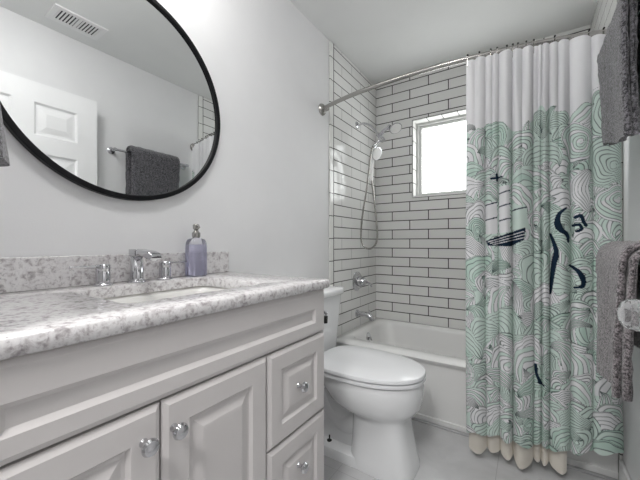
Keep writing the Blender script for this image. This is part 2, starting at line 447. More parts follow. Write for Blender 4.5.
# ------------------------------------------------------------------ shower fittings on the left end wall
SY = 2.275
t = thing('tub_spout', 'chrome tub spout on the tiled end wall, above the tub rim', 'tub spout', (TH, SY, 0.47))
bm = new(); lathe(bm, [(0.030, 0), (0.030, 0.006), (0.024, 0.012)], (TH, SY, 0.478), (1, 0, 0)); obj('flange', bm, 'chrome', t)
bm = new(); tube(bm, smooth_path([(TH+.01, SY, 0.478), (0.06, SY, 0.478), (0.105, SY, 0.474), (0.135, SY, 0.455), (0.142, SY, 0.436)], 5), [0.021]*8+[0.022]*6+[0.021]*7, 18); obj('spout', bm, 'chrome', t)
bm = new(); tube(bm, [(0.118, SY, 0.49), (0.118, SY, 0.508)], 0.004, 8); lathe(bm, [(0.0, 0), (0.007, 0.002), (0.007, 0.007), (0, 0.009)], (0.118, SY, 0.506)); obj('diverter_pull', bm, 'chrome', t)
t = thing('shower_valve', 'round chrome shower valve with lever on the tiled end wall', 'shower valve', (TH, SY, 0.735))
bm = new(); lathe(bm, [(0.078, 0), (0.078, 0.003), (0.070, 0.010), (0.035, 0.014)], (TH, SY, 0.735), (1, 0, 0), 36); obj('trim_plate', bm, 'chrome', t)
bm = new(); lathe(bm, [(0.038, 0), (0.036, 0.03), (0.032, 0.055), (0.024, 0.064), (0, 0.066)], (TH+.013, SY, 0.735), (1, 0, 0), 28); obj('valve_hub', bm, 'chrome', t)
bm = new(); tube(bm, [(0.068, SY, 0.735), (0.085, SY+.02, 0.728), (0.10, SY+.06, 0.712), (0.102, SY+.075, 0.69)], [0.013, 0.012, 0.011, 0.009], 12); obj('lever', bm, 'chrome', t)

t = thing('shower_head_set', 'chrome shower arm carrying a fixed head and a handheld head with hose', 'shower head', (TH, SY, 1.98))
bm = new(); lathe(bm, [(0.028, 0), (0.026, 0.006), (0.014, 0.012)], (TH, SY, 1.985), (1, 0, 0)); obj('arm_flange', bm, 'chrome', t)
bm = new(); tube(bm, smooth_path([(TH+.01, SY, 1.985), (0.07, SY, 1.985), (0.13, SY, 1.955), (0.185, SY-.01, 1.885), (0.205, SY-.015, 1.862)], 6), 0.0095, 12); obj('shower_arm', bm, 'chrome', t)
bm = new(); tube(bm, [(0.196, SY-.012, 1.872), (0.245, SY-.03, 1.812)], [0.018, 0.018], 14)
tube(bm, [(0.21, SY-.02, 1.855), (0.25, SY-.03, 1.885), (0.295, SY-.04, 1.905)], [0.014, 0.012, 0.013], 12)
tube(bm, [(0.226, SY-.02, 1.83), (0.185, SY-.02, 1.80), (0.165, SY-.03, 1.775)], [0.012, 0.012, 0.016], 12)
obj('diverter', bm, 'chrome', t)
def head(cen, axis, r, name):
    bm = new(); lathe(bm, [(0.012, -0.045), (0.016, -0.03), (r*0.8, -0.014), (r, -0.004), (r, 0.002)], cen, axis, 28)
    h = obj(name, bm, 'chrome', t)
    bm = new(); lathe(bm, [(r*0.9, 0.001), (r*0.88, 0.005), (0, 0.007)], cen, axis, 28)
    for ring, cnt in ((0.25, 6), (0.5, 12), (0.75, 18)):
        q = Vector(axis).normalized().to_track_quat('Z', 'Y')
        for k in range(cnt):
            a = 2*PI*k/cnt; p = Vector(cen) + q @ Vector((r*ring*math.cos(a), r*ring*math.sin(a), 0.005))
            lathe(bm, [(0.002, 0), (0.0015, 0.004)], p, axis, 6)
    f = obj('spray_face', bm, 'nozzle', h); f['label'] = 'pale nozzle face'
head((0.350, SY-.050, 1.876), (0.48, -0.40, -0.91), 0.046, 'fixed_head')
bm = new(); lathe(bm, [(0.016, 0), (0.019, 0.01), (0.016, 0.024)], (0.286, SY-.037, 1.902), (0.8, -.25, -.35)); obj('ball_joint', bm, 'chrome', t)
head((0.205, SY-.055, 1.712), (0.85, -0.25, -0.40), 0.050, 'handheld_head')
bm = new(); tube(bm, smooth_path([(0.178, SY-.045, 1.735), (0.168, SY-.05, 1.68), (0.160, SY-.045, 1.60), (0.155, SY-.04, 1.52)], 5), 0.012, 12); obj('handheld_handle', bm, 'nozzle', t)
hp = smooth_path([(0.160, SY-.03, 1.78), (0.135, SY-.02, 1.70), (0.10, SY, 1.50), (0.065, SY, 1.30), (0.045, SY, 1.12), (0.06, SY, 1.03), (0.115, SY, 0.995), (0.17, SY, 1.03), (0.185, SY, 1.12), (0.172, SY-.01, 1.30), (0.155, SY-.04, 1.53)], 10)
bm = new(); tube(bm, hp, [0.0068+0.0008*(i % 2) for i in range(len(hp))], 10); obj('hose', bm, 'brushed', t)

# ------------------------------------------------------------------ curved curtain rod
t = thing('shower_curtain_rod', 'curved brushed metal shower curtain rod spanning wall to wall', 'curtain rod', (0.75, 1.76, 1.95))
def rod_y(x): 
    s = min(max(x/W, 0), 1); return 1.775 + 0.045*s - 0.132*(4*s*(1-s))**0.85
RODZ = 1.935
def rod_z(x): return RODZ
rp = [(0.004+ (W-0.008)*i/40, rod_y((W*i/40)), RODZ) for i in range(41)]
bm = new(); tube(bm, rp, 0.0125, 16); obj('rod_tube', bm, 'brushed', t)
for x, s in ((0, 1), (W, -1)):
    bm = new(); lathe(bm, [(0.040, 0), (0.038, 0.008), (0.030, 0.018), (0.019, 0.026), (0.017, 0.05)], (x, rod_y(x), RODZ), (s, 0, 0), 28); obj('wall_flange', bm, 'brushed', t)

# ------------------------------------------------------------------ shower curtain with printed waves
VAL = [0.900, 0.940, 0.984, 1.012, 1.038, 1.091, 1.130, 1.171, 1.188, 1.203, 1.230, 1.262, 1.301, 1.376, 1.430, 1.472]
AMP = [0.018, 0.030, 0.022, 0.028, 0.040, 0.030, 0.036, 0.014, 0.020, 0.028, 0.022, 0.032, 0.040, 0.026, 0.022]
VB = [0.900, 0.984, 1.038, 1.091, 1.171, 1.200, 1.229, 1.301, 1.376, 1.472]
AB = [0.034, 0.020, 0.030, 0.046, 0.016, 0.024, 0.036, 0.034, 0.034]
def pleats(x, V, A):
    y = np.zeros_like(x)
    for i in range(len(V)-1):
        m = (x >= V[i]) & (x <= V[i+1]); s_ = (x[m]-V[i])/(V[i+1]-V[i])
        s_ = s_ + 0.10*np.sin(PI*s_)**2*(1 if i % 2 else -1)
        y[m] = -A[i]*np.abs(np.sin(PI*s_))**0.62
    return y
def build_sheet(ztop, zbot, nz, yoff, amp_top, amp_bot, dense, hemf, x0=0.900, x1=1.472):
    px = np.linspace(x0, x1, 3000); py = 0.5*(pleats(px, VAL, AMP)+pleats(px, VB, AB))
    seglen = np.hypot(np.diff(px), np.diff(py)); s = np.concatenate([[0], np.cumsum(seglen)])
    ns = int(s[-1]/dense); S = np.linspace(0, s[-1], ns)
    X = np.interp(S, s, px)
    T = np.linspace(0, 1, nz)[:, None]                 # 0 top .. 1 bottom
    yt = pleats(X, VAL, AMP)[None, :]*amp_top; k_ = np.hanning(9); k_ /= k_.sum(); yt = np.convolve(np.pad(yt[0], 4, 'edge'), k_, 'valid')[None, :ns] if dense < .004 else yt; yb = pleats(X, VB, AB)[None, :]*amp_bot
    f = np.clip(T*2.2, 0, 1); f = f*f*(3-2*f)
    XX = X[None, :] + 0.005 + 0.004*np.sin(T*5 + X[None, :]*9)*T + 0.016*T*np.clip((X[None, :]-1.2)/0.27, 0, 1)
    base = np.array([rod_y(x) for x in X])
    YY = base[None, :] + yoff + yt*(1-f) + yb*f + 0.004*np.sin(T*9 + X[None, :]*30)*T
    ZB = hemf(X)[None, :]
    ZZ = ztop + (ZB-ztop)*T
    return S, X, XX, YY, ZZ, ns
def grid_mesh(name, XX, YY, ZZ):
    nz, ns = XX.shape
    me = bpy.data.meshes.new(name)
    co = np.stack([XX, YY, ZZ], -1).reshape(-1, 3).astype(np.float32)
    idx = np.arange(nz*ns).reshape(nz, ns)
    f = np.stack([idx[:-1, :-1], idx[1:, :-1], idx[1:, 1:], idx[:-1, 1:]], -1).reshape(-1, 4).astype(np.int32)
    me.vertices.add(len(co)); me.vertices.foreach_set('co', co.ravel())
    me.loops.add(f.size); me.loops.foreach_set('vertex_index', f.ravel())
    me.polygons.add(len(f)); me.polygons.foreach_set('loop_start', np.arange(0, f.size, 4, dtype=np.int32))
    me.update(calc_edges=True); me.validate(); me.shade_smooth()
    return me
def hem(x): return 0.140 + 0.008*np.sin(x*75) + 0.03*np.clip((x-1.25)/0.22, 0, 1)
S, X, XX, YY, ZZ, ns = build_sheet(1.918, 0.12, 740, -0.004, 0.75, 1.0, 0.0024, hem)
rng = np.random.RandomState(11)
SS = np.broadcast_to(S[None, :], XX.shape); 
WHT = np.array([lin(236), lin(236), lin(238)]); MINT = np.array([lin(213), lin(228), lin(221)]); MINT2 = np.array([lin(196), lin(218), lin(208)])
LINE = np.array([lin(36), lin(58), lin(56)]); NAVY = np.array([lin(18), lin(38), lin(58)])
col = np.tile(WHT, XX.shape+(1,))
LW = 0.0014
SW = SS + 0.009*np.sin(ZZ*29+SS*12) + 0.003*np.sin(ZZ*67-SS*40+2)
ZW = ZZ + 0.009*np.sin(SS*33-ZZ*15+1) + 0.003*np.sin(SS*71+ZZ*45)
def crest(x):                                          # height of the topmost waves along the cloth
    return 1.60 + 0.03*np.sin(x*38) + 0.05*np.exp(-((x-1.20)/0.02)**2) + 0.07*np.exp(-((x-1.45)/0.05)**2) - 0.03*np.exp(-((x-1.31)/0.04)**2)
def window(s0, z0, R):
    i0 = np.searchsorted(S, s0-R); i1 = np.searchsorted(S, s0+R)
    zr = ZZ[:, min(max((i0+i1)//2, 0), ns-1)]
    j = np.where((zr < z0+R+.03) & (zr > z0-R-.03))[0]
    if i1 <= i0 or len(j) == 0: return None
    return slice(j[0], j[-1]+1), slice(i0, i1)
def paint(sl, mask, rgbv, alpha=1.0):
    c = col[sl]; c[mask] = c[mask]*(1-alpha) + rgbv*alpha
def lines(fr, width):                                   # soft-edged line mask from a fractional distance
    return np.clip(1.25 - fr/width, 0, 1)
def swirl(s0, z0, R, fa, ecc, n, tw, fill, fill2):
    w = window(s0, z0, R)
    if w is None: return
    dx = SW[w]-s0; dz = ZW[w]-z0
    fx, fz = math.cos(fa)*ecc*R, math.sin(fa)*ecc*R
    # nested circles: centre slides towards the focus as they shrink
    A = 1-ecc**2; px_, pz_ = dx-fx, dz-fz
    Bq = (px_*fx + pz_*fz)/R; Cq = px_**2 + pz_**2
    # |p + L*f|^2 = (R L)^2  with p measured from the focus
    L = (Bq + np.sqrt(Bq**2 + A*Cq))/(A*R)
    ang = np.arctan2(pz_, px_)
    inside = L < 1
    ph = L*n + tw*ang/(2*PI)
    fr = np.abs(ph-np.round(ph))*R/n
    band = (np.floor(ph).astype(int) % 3) == 0
    c = col[w]
    body = np.where(band[..., None], fill2, fill)
    c[inside] = body[inside]
    lw = lines(fr, LW)*(L > 0.10)
    lw = np.maximum(lw, lines((1-L)*R, LW*1.3)*(L < 1))*0.92
    m = inside & (lw > 0)
    c[m] = c[m]*(1-lw[m][:, None]) + LINE*lw[m][:, None]
def leaf(s0, z0, Rc, a0, a1, wd, n, fill, fill2):
    """curved flame/wave strand: an arc of radius Rc about (s0,z0), tapering to both ends"""
    w = window(s0, z0, Rc+wd)
    if w is None: return
    dx = SW[w]-s0; dz = ZW[w]-z0
    r = np.hypot(dx, dz); ang = np.arctan2(dz, dx)
    t = ((ang-a0) % (2*PI))/((a1-a0) % (2*PI))
    ww = wd*np.sin(PI*np.clip(t, 0, 1))**0.8 + 1e-6
    q = (r-Rc)/ww
    inside = (t < 1) & (np.abs(q) < 1)
    ph = (q+1)/2*n; fr = np.abs(ph-np.round(ph))*2*ww/n
    band = (np.floor(ph).astype(int) % 2) == 0
    body = np.where(band[..., None], fill2, fill)
    c = col[w]; c[inside] = body[inside]
    lw = lines(fr, LW)*0.92
    m = inside & (lw > 0)
    c[m] = c[m]*(1-lw[m][:, None]) + LINE*lw[m][:, None]
cl = crest(X)
smax = S[-1]
z = 1.66
fills = [(MINT, MINT), (MINT, MINT), (MINT, WHT), (WHT, WHT), (WHT, MINT), (MINT2, MINT)]
# base colour of the wave field
col[(ZZ < cl[None, :]-0.03)] = MINT
items = []
zz = 1.64
while zz > 0.06:
    s = rng.uniform(-0.03, 0.03)
    while s < smax+0.03:
        xx = float(np.interp(s, S, X)); top = float(crest(xx))
        R = rng.uniform(0.045, 0.095)
        if zz < top-0.01+rng.uniform(-.02, .01) - R*0.5:
            items.append((zz+rng.uniform(-.02, .02), s+rng.uniform(-.015, .015), R))
        s += R*1.15
    zz -= 0.058
items.sort(key=lambda a: -a[0])
for z0_, s0_, R in items:
    f = fills[rng.randint(len(fills))]
    if rng.rand() < 0.5:
        swirl(s0_, z0_, R, rng.uniform(-2.6, 0.4), rng.uniform(0.25, 0.6), rng.randint(5, 9), rng.choice([-2, -1, 1, 2]), f[0], f[1])
    else:
        a = rng.uniform(0, 2*PI)
        leaf(s0_, z0_, R*1.25, a, a+rng.uniform(1.8, 3.6), R*rng.uniform(.4, .75), rng.randint(5, 9), f[0], f[1])
# large wave at the upper right and a pointed crest in the middle
def S_of(x): return float(np.interp(x, X, S))
swirl(S_of(1.452), 1.58, 0.115, -0.6, 0.35, 8, 1, MINT, MINT)
leaf(S_of(1.455), 1.46, 0.20, 2.0, 3.1, 0.03, 4, MINT, WHT)
swirl(S_of(1.32), 1.47, 0.085, 0.3, 0.3, 7, -1, MINT, WHT)
swirl(S_of(1.42), 1.38, 0.095, -0.4, 0.3, 8, 1, MINT, MINT)
leaf(S_of(1.25)+.05, 1.58, 0.085, 2.2, 3.9, 0.022, 4, MINT2, MINT)
leaf(S_of(1.26), 1.28, 0.10, -1.0, 0.9, 0.05, 6, WHT, MINT)
leaf(S_of(1.40), 1.26, 0.10, 2.2, 4.1, 0.045, 6, WHT, WHT)
swirl(S_of(1.445), 1.20, 0.08, 0.6, 0.35, 7, 1, MINT, WHT)
# sailing ship: sails, yards, masts, striped hull (measured on the cloth)
def stroke(pts, wd, colv, wd2=None):
    P = [(p[0], p[1]) for p in smooth_path([(a_, b_, 0) for a_, b_ in pts], 6)] if len(pts) > 2 else pts; best = np.full(XX.shape, 9.0)
    for i in range(len(P)-1):
        ax, az = P[i]; bx, bz = P[i+1]; L2 = (bx-ax)**2+(bz-az)**2+1e-12
        t = np.clip(((XX-ax)*(bx-ax)+(ZZ-az)*(bz-az))/L2, 0, 1)
        u = (i+t)/(len(P)-1)
        hw = wd if wd2 is None else wd + (wd2-wd)*np.abs(2*u-1)
        d = np.hypot(XX-ax-t*(bx-ax), ZZ-az-t*(bz-az))/hw
        best = np.minimum(best, d)
    col[best < 1] = colv
def poly(pts, colv):
    inside = np.zeros(XX.shape, bool); n = len(pts)
    for i in range(n):
        x1, z1 = pts[i]; x2, z2 = pts[(i+1) % n]
        if z1 == z2: continue
        c = ((ZZ > z1) != (ZZ > z2)) & (XX < (x2-x1)*(ZZ-z1)/(z2-z1)+x1)
        inside ^= c
    col[inside] = colv
poly([(.990, 1.225), (1.035, 1.235), (1.040, 1.085), (.990, 1.08)], WHT*0.96)
poly([(1.045, 1.30), (1.085, 1.305), (1.090, 1.09), (1.045, 1.085)], WHT*0.96)
poly([(1.095, 1.22), (1.145, 1.20), (1.165, 1.10), (1.095, 1.10)], MINT)
for z_, xa, xb in ((1.225, .990, 1.035), (1.155, .990, 1.035), (1.275, 1.045, 1.086), (1.215, 1.045, 1.088), (1.15, 1.045, 1.09), (1.195, 1.097, 1.15)):
    stroke([(xa, z_-.008), (xb, z_+.004)], 0.0028, NAVY)
stroke([(1.012, 1.34), (1.055, 1.345)], 0.004, NAVY); stroke([(1.035, 1.36), (1.036, 1.33)], 0.004, NAVY)
poly([(.990, 1.050), (1.148, 1.110), (1.142, 1.055), (1.09, 1.025), (1.0, 1.028)], NAVY)
for k in range(3): stroke([(1.0+.01*k, 1.045-.006*k), (1.142, 1.092-.014*k)], 0.0018, WHT*.9)
# dark sinuous tentacles
stroke([(1.293, 1.19), (1.268, 1.165), (1.262, 1.13), (1.272, 1.10), (1.296, 1.075), (1.300, 1.045)], 0.013, NAVY, 0.004)
stroke([(1.238, 1.08), (1.250, 1.04), (1.258, 1.00), (1.250, .95), (1.243, .88), (1.238, .82)], 0.011, NAVY, 0.004)
stroke([(1.305, .945), (1.33, .925), (1.348, .895), (1.35, .86), (1.322, .85)], 0.011, NAVY, 0.004)
stroke([(1.325, 1.15), (1.343, 1.155), (1.352, 1.13), (1.36, 1.115)], 0.007, NAVY)
stroke([(1.318, 1.115), (1.337, 1.118), (1.345, 1.10), (1.330, 1.09)], 0.006, NAVY)
stroke([(1.185, .50), (1.188, .46), (1.20, .43)], 0.006, NAVY); stroke([(1.195, .425), (1.212, .415)], 0.005, NAVY)
me = grid_mesh('shower_curtain', XX, YY, ZZ)
ca = me.color_attributes.new('print', 'FLOAT_COLOR', 'POINT')
buf = np.ones((XX.size, 4), np.float32); buf[:, :3] = np.clip(col.reshape(-1, 3), 0, 1); ca.data.foreach_set('color', buf.ravel())
cur = obj('shower_curtain', me, 'curtain'); me.shade_smooth()
tag(cur, 'white shower curtain printed with mint swirling waves, a sailing ship and navy tentacles', 'shower curtain')
# plain liner hanging behind the curtain
_, Xl, XL, YL, ZL, _n = build_sheet(1.90, 0.05, 60, 0.022, 0.7, 1.0, 0.006, lambda x: 0.068 + 0.9*pleats(x, VB, AB), 0.910, 1.290)
me = grid_mesh('curtain_liner', XL*1.0, YL, ZL); lin_o = obj('curtain_liner', me, 'hem'); me.shade_smooth()
tag(lin_o, 'cream vinyl curtain liner showing below the hem of the printed curtain', 'curtain liner')
# hooks
hx = [0.912, 0.962, 1.010, 1.036, 1.075, 1.098, 1.118, 1.150, 1.178, 1.255, 1.375, 1.425]
proto = None
for i, x in enumerate(hx):
    y = rod_y(x)
    if proto is None:
        root = thing('curtain_hook', '', 'curtain hook', (x, y, RODZ))
        bm = new(); pts = [(0, 0.017*math.sin(a), 0.0015+0.0165*math.cos(a)) for a in [2*PI*k/20 - 0.4 for k in range(18)]]
        pts = [Vector(p)+Vector((x, y, RODZ)) for p in pts] + [Vector((x, y-0.012, RODZ-0.035)), Vector((x, y-0.013, RODZ-0.048))]
        tube(bm, pts, 0.0013, 6)
        obj('ring_wire', bm, 'brushed', root)
        bm = new()
        for dz, dy in ((0.0175, 0.0), (0.0155, -0.007), (0.0155, 0.007)): lathe(bm, [(0.0, -0.004), (0.003, -0.0028), (0.0042, 0), (0.003, 0.0028), (0, 0.004)], (x, y+dy, RODZ+dz), (0, 1, 0), 10)
        obj('roller_bead', bm, 'darkbead', root); proto = root
    else:
        root = proto.copy(); C.objects.link(root); root.location = (x, y, RODZ)
        for ch in list(proto.children):
            c = ch.copy(); C.objects.link(c); c.parent = root
    root['label'] = 'dark-beaded roller hook on the curved rod holding the shower curtain'; root['group'] = 'curtain hooks along the rod'

# ------------------------------------------------------------------ vanity
VY0, VY1, VX, VT = 0.055, 0.960, 0.530, 0.879
van = thing('vanity_cabinet', 'white vanity cabinet with raised-panel doors and drawers under the speckled counter', 'cabinet', (0.27, 0.51, 0))
bm = new(); box(bm, 0.003, VY0, 0, VX-0.002, VY0+.018, VT); box(bm, 0.003, VY1-.018, 0, VX-0.002, VY1, VT); box(bm, 0.003, VY0+.018, 0.10, VX-.002, VY1-.018, 0.12); box(bm, 0.003, VY0+.018, 0.12, 0.010, VY1-.018, VT); box(bm, VX-.022, VY0+.018, 0.12, VX-.002, VY1-.018, 0.70); box(bm, VX-.022, VY0+.018, 0.70, VX-.002, VY1-.018, VT); box(bm, VX-.075, VY0+.018, 0, VX-.06, VY1-.018, .10); obj('body', bm, 'cab', van, smooth=False)
def PF(y, z, d): return Vector((VX+0.019+d, y, z))
def front(name, y0, y1, z0, z1, frame, raised, slope=0.022, low=0.0, step=0.007):
    bm = new(); rings = []
    def ring(a, d): b = a - (low if a > 0.03 else 0); return [PF(y0+a, z0+b, d), PF(y1-a, z0+b, d), PF(y1-a, z1-a, d), PF(y0+a, z1-a, d)]
    rr = [ring(0, -0.019), ring(0, -0.008), ring(0.003, -0.005), ring(0.012, 0), ring(frame, 0), ring(frame+step, -0.008)]
    if raised: rr += [ring(frame+0.014, -0.008), ring(frame+0.014+slope, -0.001), ring(frame+0.020+slope, -0.0005)]
    loft(bm, rr); return obj(name, bm, 'cab', van, smooth=False)
def knob(y, z, parent):
    bm = new(); lathe(bm, [(0.0085, 0), (0.0065, 0.004), (0.0055, 0.013), (0.008, 0.017), (0.0155, 0.021), (0.0165, 0.025), (0.0135, 0.031), (0.006, 0.034), (0, 0.0345)], PF(y, z, 0), (1, 0, 0), 24)
    return obj('knob', bm, 'chrome', parent)
GP = 0.0018
front('false_front', VY0, VY1, 0.726, VT-0.002, 0.062, False, low=0.022, step=0.010)
d1 = front('door', VY0, 0.353-GP, 0.145, 0.7215, 0.058, True); knob(0.316, 0.66, d1)
d2 = front('door', 0.353+GP, 0.661-GP, 0.145, 0.7215, 0.058, True); knob(0.377, 0.66, d2)
w1 = front('drawer', 0.661+GP, VY1, 0.447, 0.7215, 0.055, True, 0.02); knob(0.800, 0.588, w1)
w2 = front('drawer', 0.661+GP, VY1, 0.145, 0.4425, 0.055, True, 0.02); knob(0.800, 0.335, w2)
d1['label'] = 'left door, knob at its right edge'; d2['label'] = 'right door, knob at its left edge'; w1['label'] = 'upper drawer'; w2['label'] = 'lower drawer'

# counter with sink cutout
CX0, CX1, CY0, CY1, CZ0, CZ1 = 0.002, 0.560, YN+0.002, 0.972, 0.8795, 0.910
HX0, HX1, HY0, HY1 = 0.130, 0.445, 0.335, 0.755
ct = thing('vanity_countertop', 'speckled grey and white quartz countertop with backsplash on the vanity', 'countertop', (0.28, 0.51, CZ0))
bm = new(); kk = 6
R = [rrect(HX0, HX1, HY0, HY1, 0.03, CZ0, kk), rrect(HX0, HX1, HY0, HY1, 0.03, CZ1-0.002, kk), rrect(HX0-.002, HX1+.002, HY0-.002, HY1+.002, 0.03, CZ1, kk),
     rrect(CX0+.004, CX1-.004, CY0+.004, CY1-.004, 0.003, CZ1, kk), rrect(CX0, CX1, CY0, CY1, 0.004, CZ1-0.004, kk), rrect(CX0, CX1, CY0, CY1, 0.004, CZ0+.003, kk), rrect(CX0+.003, CX1-.003, CY0+.003, CY1-.003, 0.003, CZ0, kk)]
loft(bm, R, close=True); obj('slab', bm, 'stone', ct, angle=50)
bm = new(); box(bm, 0.002, CY0, CZ1, 0.022, CY1-.002, CZ1+0.092); obj('backsplash', bm, 'stone', ct, bevel=0.002)
# sink
sk = thing('undermount_sink', 'white rectangular undermount basin set under the counter cutout', 'sink', ((HX0+HX1)/2, (HY0+HY1)/2, 0.74))
bm = new(); q = -0.006
R = [rrect(HX0-.03, HX1+.03, HY0-.03, HY1+.03, 0.05, CZ0-0.012, kk), rrect(HX0-.03, HX1+.03, HY0-.03, HY1+.03, 0.05, CZ0-.0005, kk), rrect(HX0+q, HX1-q, HY0+q, HY1-q, 0.035, CZ0-.0005, kk),
     rrect(HX0+.004, HX1-.004, HY0+.004, HY1-.004, 0.04, CZ0-0.02, kk), rrect(HX0+.02, HX1-.02, HY0+.02, HY1-.02, 0.05, 0.77, kk), rrect(HX0+.06, HX1-.06, HY0+.06, HY1-.06, 0.06, 0.75, kk)]
loft(bm, R, cap0=False); obj('basin', bm, 'sinkp', sk, angle=70)
bm = new(); lathe(bm, [(0.024, 0), (0.022, 0.003), (0.016, 0.003), (0.014, 0.0015), (0, 0.0015)], (0.28, 0.545, 0.7505)); obj('drain', bm, 'chrome', sk)
# widespread faucet
fa = thing('faucet', 'chrome widespread faucet with spout and two lever handles behind the sink', 'faucet', (0.07, 0.541, CZ1))
fy = 0.541; fx = 0.072
bm = new(); lathe(bm, [(0.027, 0), (0.027, 0.004), (0.024, 0.008), (0.0195, 0.010), (0.0185, 0.088), (0.0185, 0.09)], (fx, fy, CZ1), (0, 0, 1), 28)
box(bm, fx-0.018, fy-0.0185, CZ1+0.086, fx+0.030, fy+0.0185, CZ1+0.110)
obj('spout_body', bm, 'chrome', fa, bevel=0.003)
bm = new()
loft(bm, [[Vector((x, fy+s*0.0185, z_)) for s, z_ in ((-1, zb), (1, zb), (1, zt), (-1, zt))] for x, zb, zt in ((fx+.02, CZ1+.084, CZ1+.110), (fx+.05, CZ1+.089, CZ1+.108), (fx+.085, CZ1+.083, CZ1+.105), (fx+.110, CZ1+.077, CZ1+.099), (fx+.120, CZ1+.079, CZ1+.092))])
lathe(bm, [(0.011, 0), (0.011, 0.009)], (fx+.103, fy, CZ1+.073), (0, 0, 1), 16)
obj('spout', bm, 'chrome', fa, bevel=0.004)
for hy, s in ((0.442, -1), (0.640, 1)):
    bm = new(); lathe(bm, [(0.027, 0), (0.027, 0.004), (0.024, 0.007), (0.0195, 0.009), (0.0195, 0.040), (0.0185, 0.042), (0.0185, 0.046), (0.0195, 0.048), (0.0195, 0.062), (0.017, 0.065), (0, 0.065)], (fx-.004, hy, CZ1), (0, 0, 1), 24)
    h = obj('handle', bm, 'chrome', fa)
    bm = new(); tube(bm, [(fx-.004, hy+s*.012, CZ1+.058), (fx-.004, hy+s*.085, CZ1+.060)], [0.0045, 0.0035], 10); obj('lever', bm, 'chrome', h)
# soap bottle
bx_, by_ = 0.068, 0.768
sb = thing('soap_dispenser', 'clear bottle of lavender soap with silver pump on the counter', 'soap dispenser', (bx_, by_, CZ1))
bm = new(); rs = [(0.030, 0.0005), (0.033, 0.006), (0.033, 0.115), (0.031, 0.132), (0.027, 0.144), (0.013, 0.150), (0.012, 0.156)]
loft(bm, [rrect(bx_-r, bx_+r, by_-r, by_+r, r*(0.45 if r > .02 else .98), CZ1+h, 5) for r, h in rs]); obj('bottle', bm, 'bottle', sb, angle=60)
bm = new(); rs = [(0.028, 0.006), (0.0305, 0.012), (0.0305, 0.112), (0.029, 0.124)]
loft(bm, [rrect(bx_-r, bx_+r, by_-r, by_+r, r*0.45, CZ1+h, 5) for r, h in rs]); obj('liquid_soap', bm, 'soap', sb, angle=60)
bm = new(); lathe(bm, [(0.0145, 0.152), (0.016, 0.158), (0.016, 0.170), (0.010, 0.176), (0.007, 0.182), (0.012, 0.186), (0.013, 0.200), (0.010, 0.204), (0, 0.204)], (bx_, by_, CZ1), (0, 0, 1), 20)
tube(bm, [(bx_, by_, CZ1+.195), (bx_+.022, by_-.006, CZ1+.197), (bx_+.034, by_-.01, CZ1+.190)], [0.005, 0.0045, 0.0035], 10); obj('pump', bm, 'brushed', sb)

# small hook on the vanity end
hk = thing('paper_holder', 'small chrome paper holder arm on the end panel of the vanity', 'paper holder', (0.505, VY1, 0.775))
bm = new(); lathe(bm, [(0.020, 0), (0.020, 0.004), (0.014, 0.008), (0.008, 0.010), (0.008, 0.035)], (0.505, VY1, 0.775), (0, 1, 0), 20); tube(bm, [(0.505, VY1+.032, 0.780), (0.525, VY1+.034, 0.782), (0.533, VY1+.036, 0.775)], 0.006, 10); obj('post', bm, 'chrome', hk)
bm = new(); tube(bm, [(0.527, VY1+.034, 0.768), (0.527, VY1+.034, 0.742)], [0.009, 0.008], 10); obj('roller_cap', bm, 'rubber', hk)

# ------------------------------------------------------------------ round mirror
mc = Vector((0.0, 0.545, 1.562)); MR = 0.374
mi = thing('round_mirror', 'round wall mirror in a thin black frame above the sink', 'mirror', tuple(mc))
bm = new()
prof = [(MR-0.017, 0.004), (MR-0.017, 0.026), (MR-0.015, 0.028), (MR-0.002, 0.028), (MR, 0.026), (MR, 0.004)]
loft(bm, [[mc + Vector((h, r*math.cos(2*PI*k/128), r*math.sin(2*PI*k/128))) for k in range(128)] for r, h in prof], close=True)
obj('frame', bm, 'black', mi)
bm = new(); lathe(bm, [(MR-.010, 0.004), (MR-.010, 0.018)], mc, (1, 0, 0), 128); obj('mirror_glass', bm, 'mirror', mi, angle=20)

# ------------------------------------------------------------------ vanity light over the mirror
vl = thing('vanity_light', 'wall light bar with three frosted shades above the mirror', 'wall light', (0, 0.53, 2.28))
bm = new(); box(bm, 0.001, 0.26, 2.25, 0.03, 0.80, 2.33); obj('back_plate', bm, 'chrome', vl, bevel=0.004)
for y in (0.33, 0.53, 0.73):
    bm = new(); tube(bm, smooth_path([(0.028, y, 2.29), (0.10, y, 2.295), (0.14, y, 2.28), (0.14, y, 2.25)], 4), 0.007, 10); obj('arm', bm, 'chrome', vl)
    bm = new(); lathe(bm, [(0.02, 0), (0.035, -0.01), (0.045, -0.05), (0.05, -0.10), (0.047, -0.10), (0.0, -0.095)], (0.14, y, 2.25), (0, 0, 1), 24); obj('lamp_shade', bm, 'shade', vl)

# ------------------------------------------------------------------ flush ceiling lamp near the doorway
cl_ = thing('ceiling_light', 'round frosted flush ceiling lamp near the doorway', 'ceiling light', (0.78, 0.42, H))
bm = new(); lathe(bm, [(0.15, 0), (0.15, -0.012), (0.142, -0.020), (0.13, -0.020)], (0.78, 0.42, H-.0005), (0, 0, 1), 40); obj('trim_ring', bm, 'brushed', cl_)
bm = new(); lathe(bm, [(0.135, -0.020), (0.125, -0.045), (0.09, -0.065), (0.04, -0.076), (0.0, -0.078)], (0.78, 0.42, H), (0, 0, 1), 40); obj('lamp_shade', bm, 'dome', cl_)

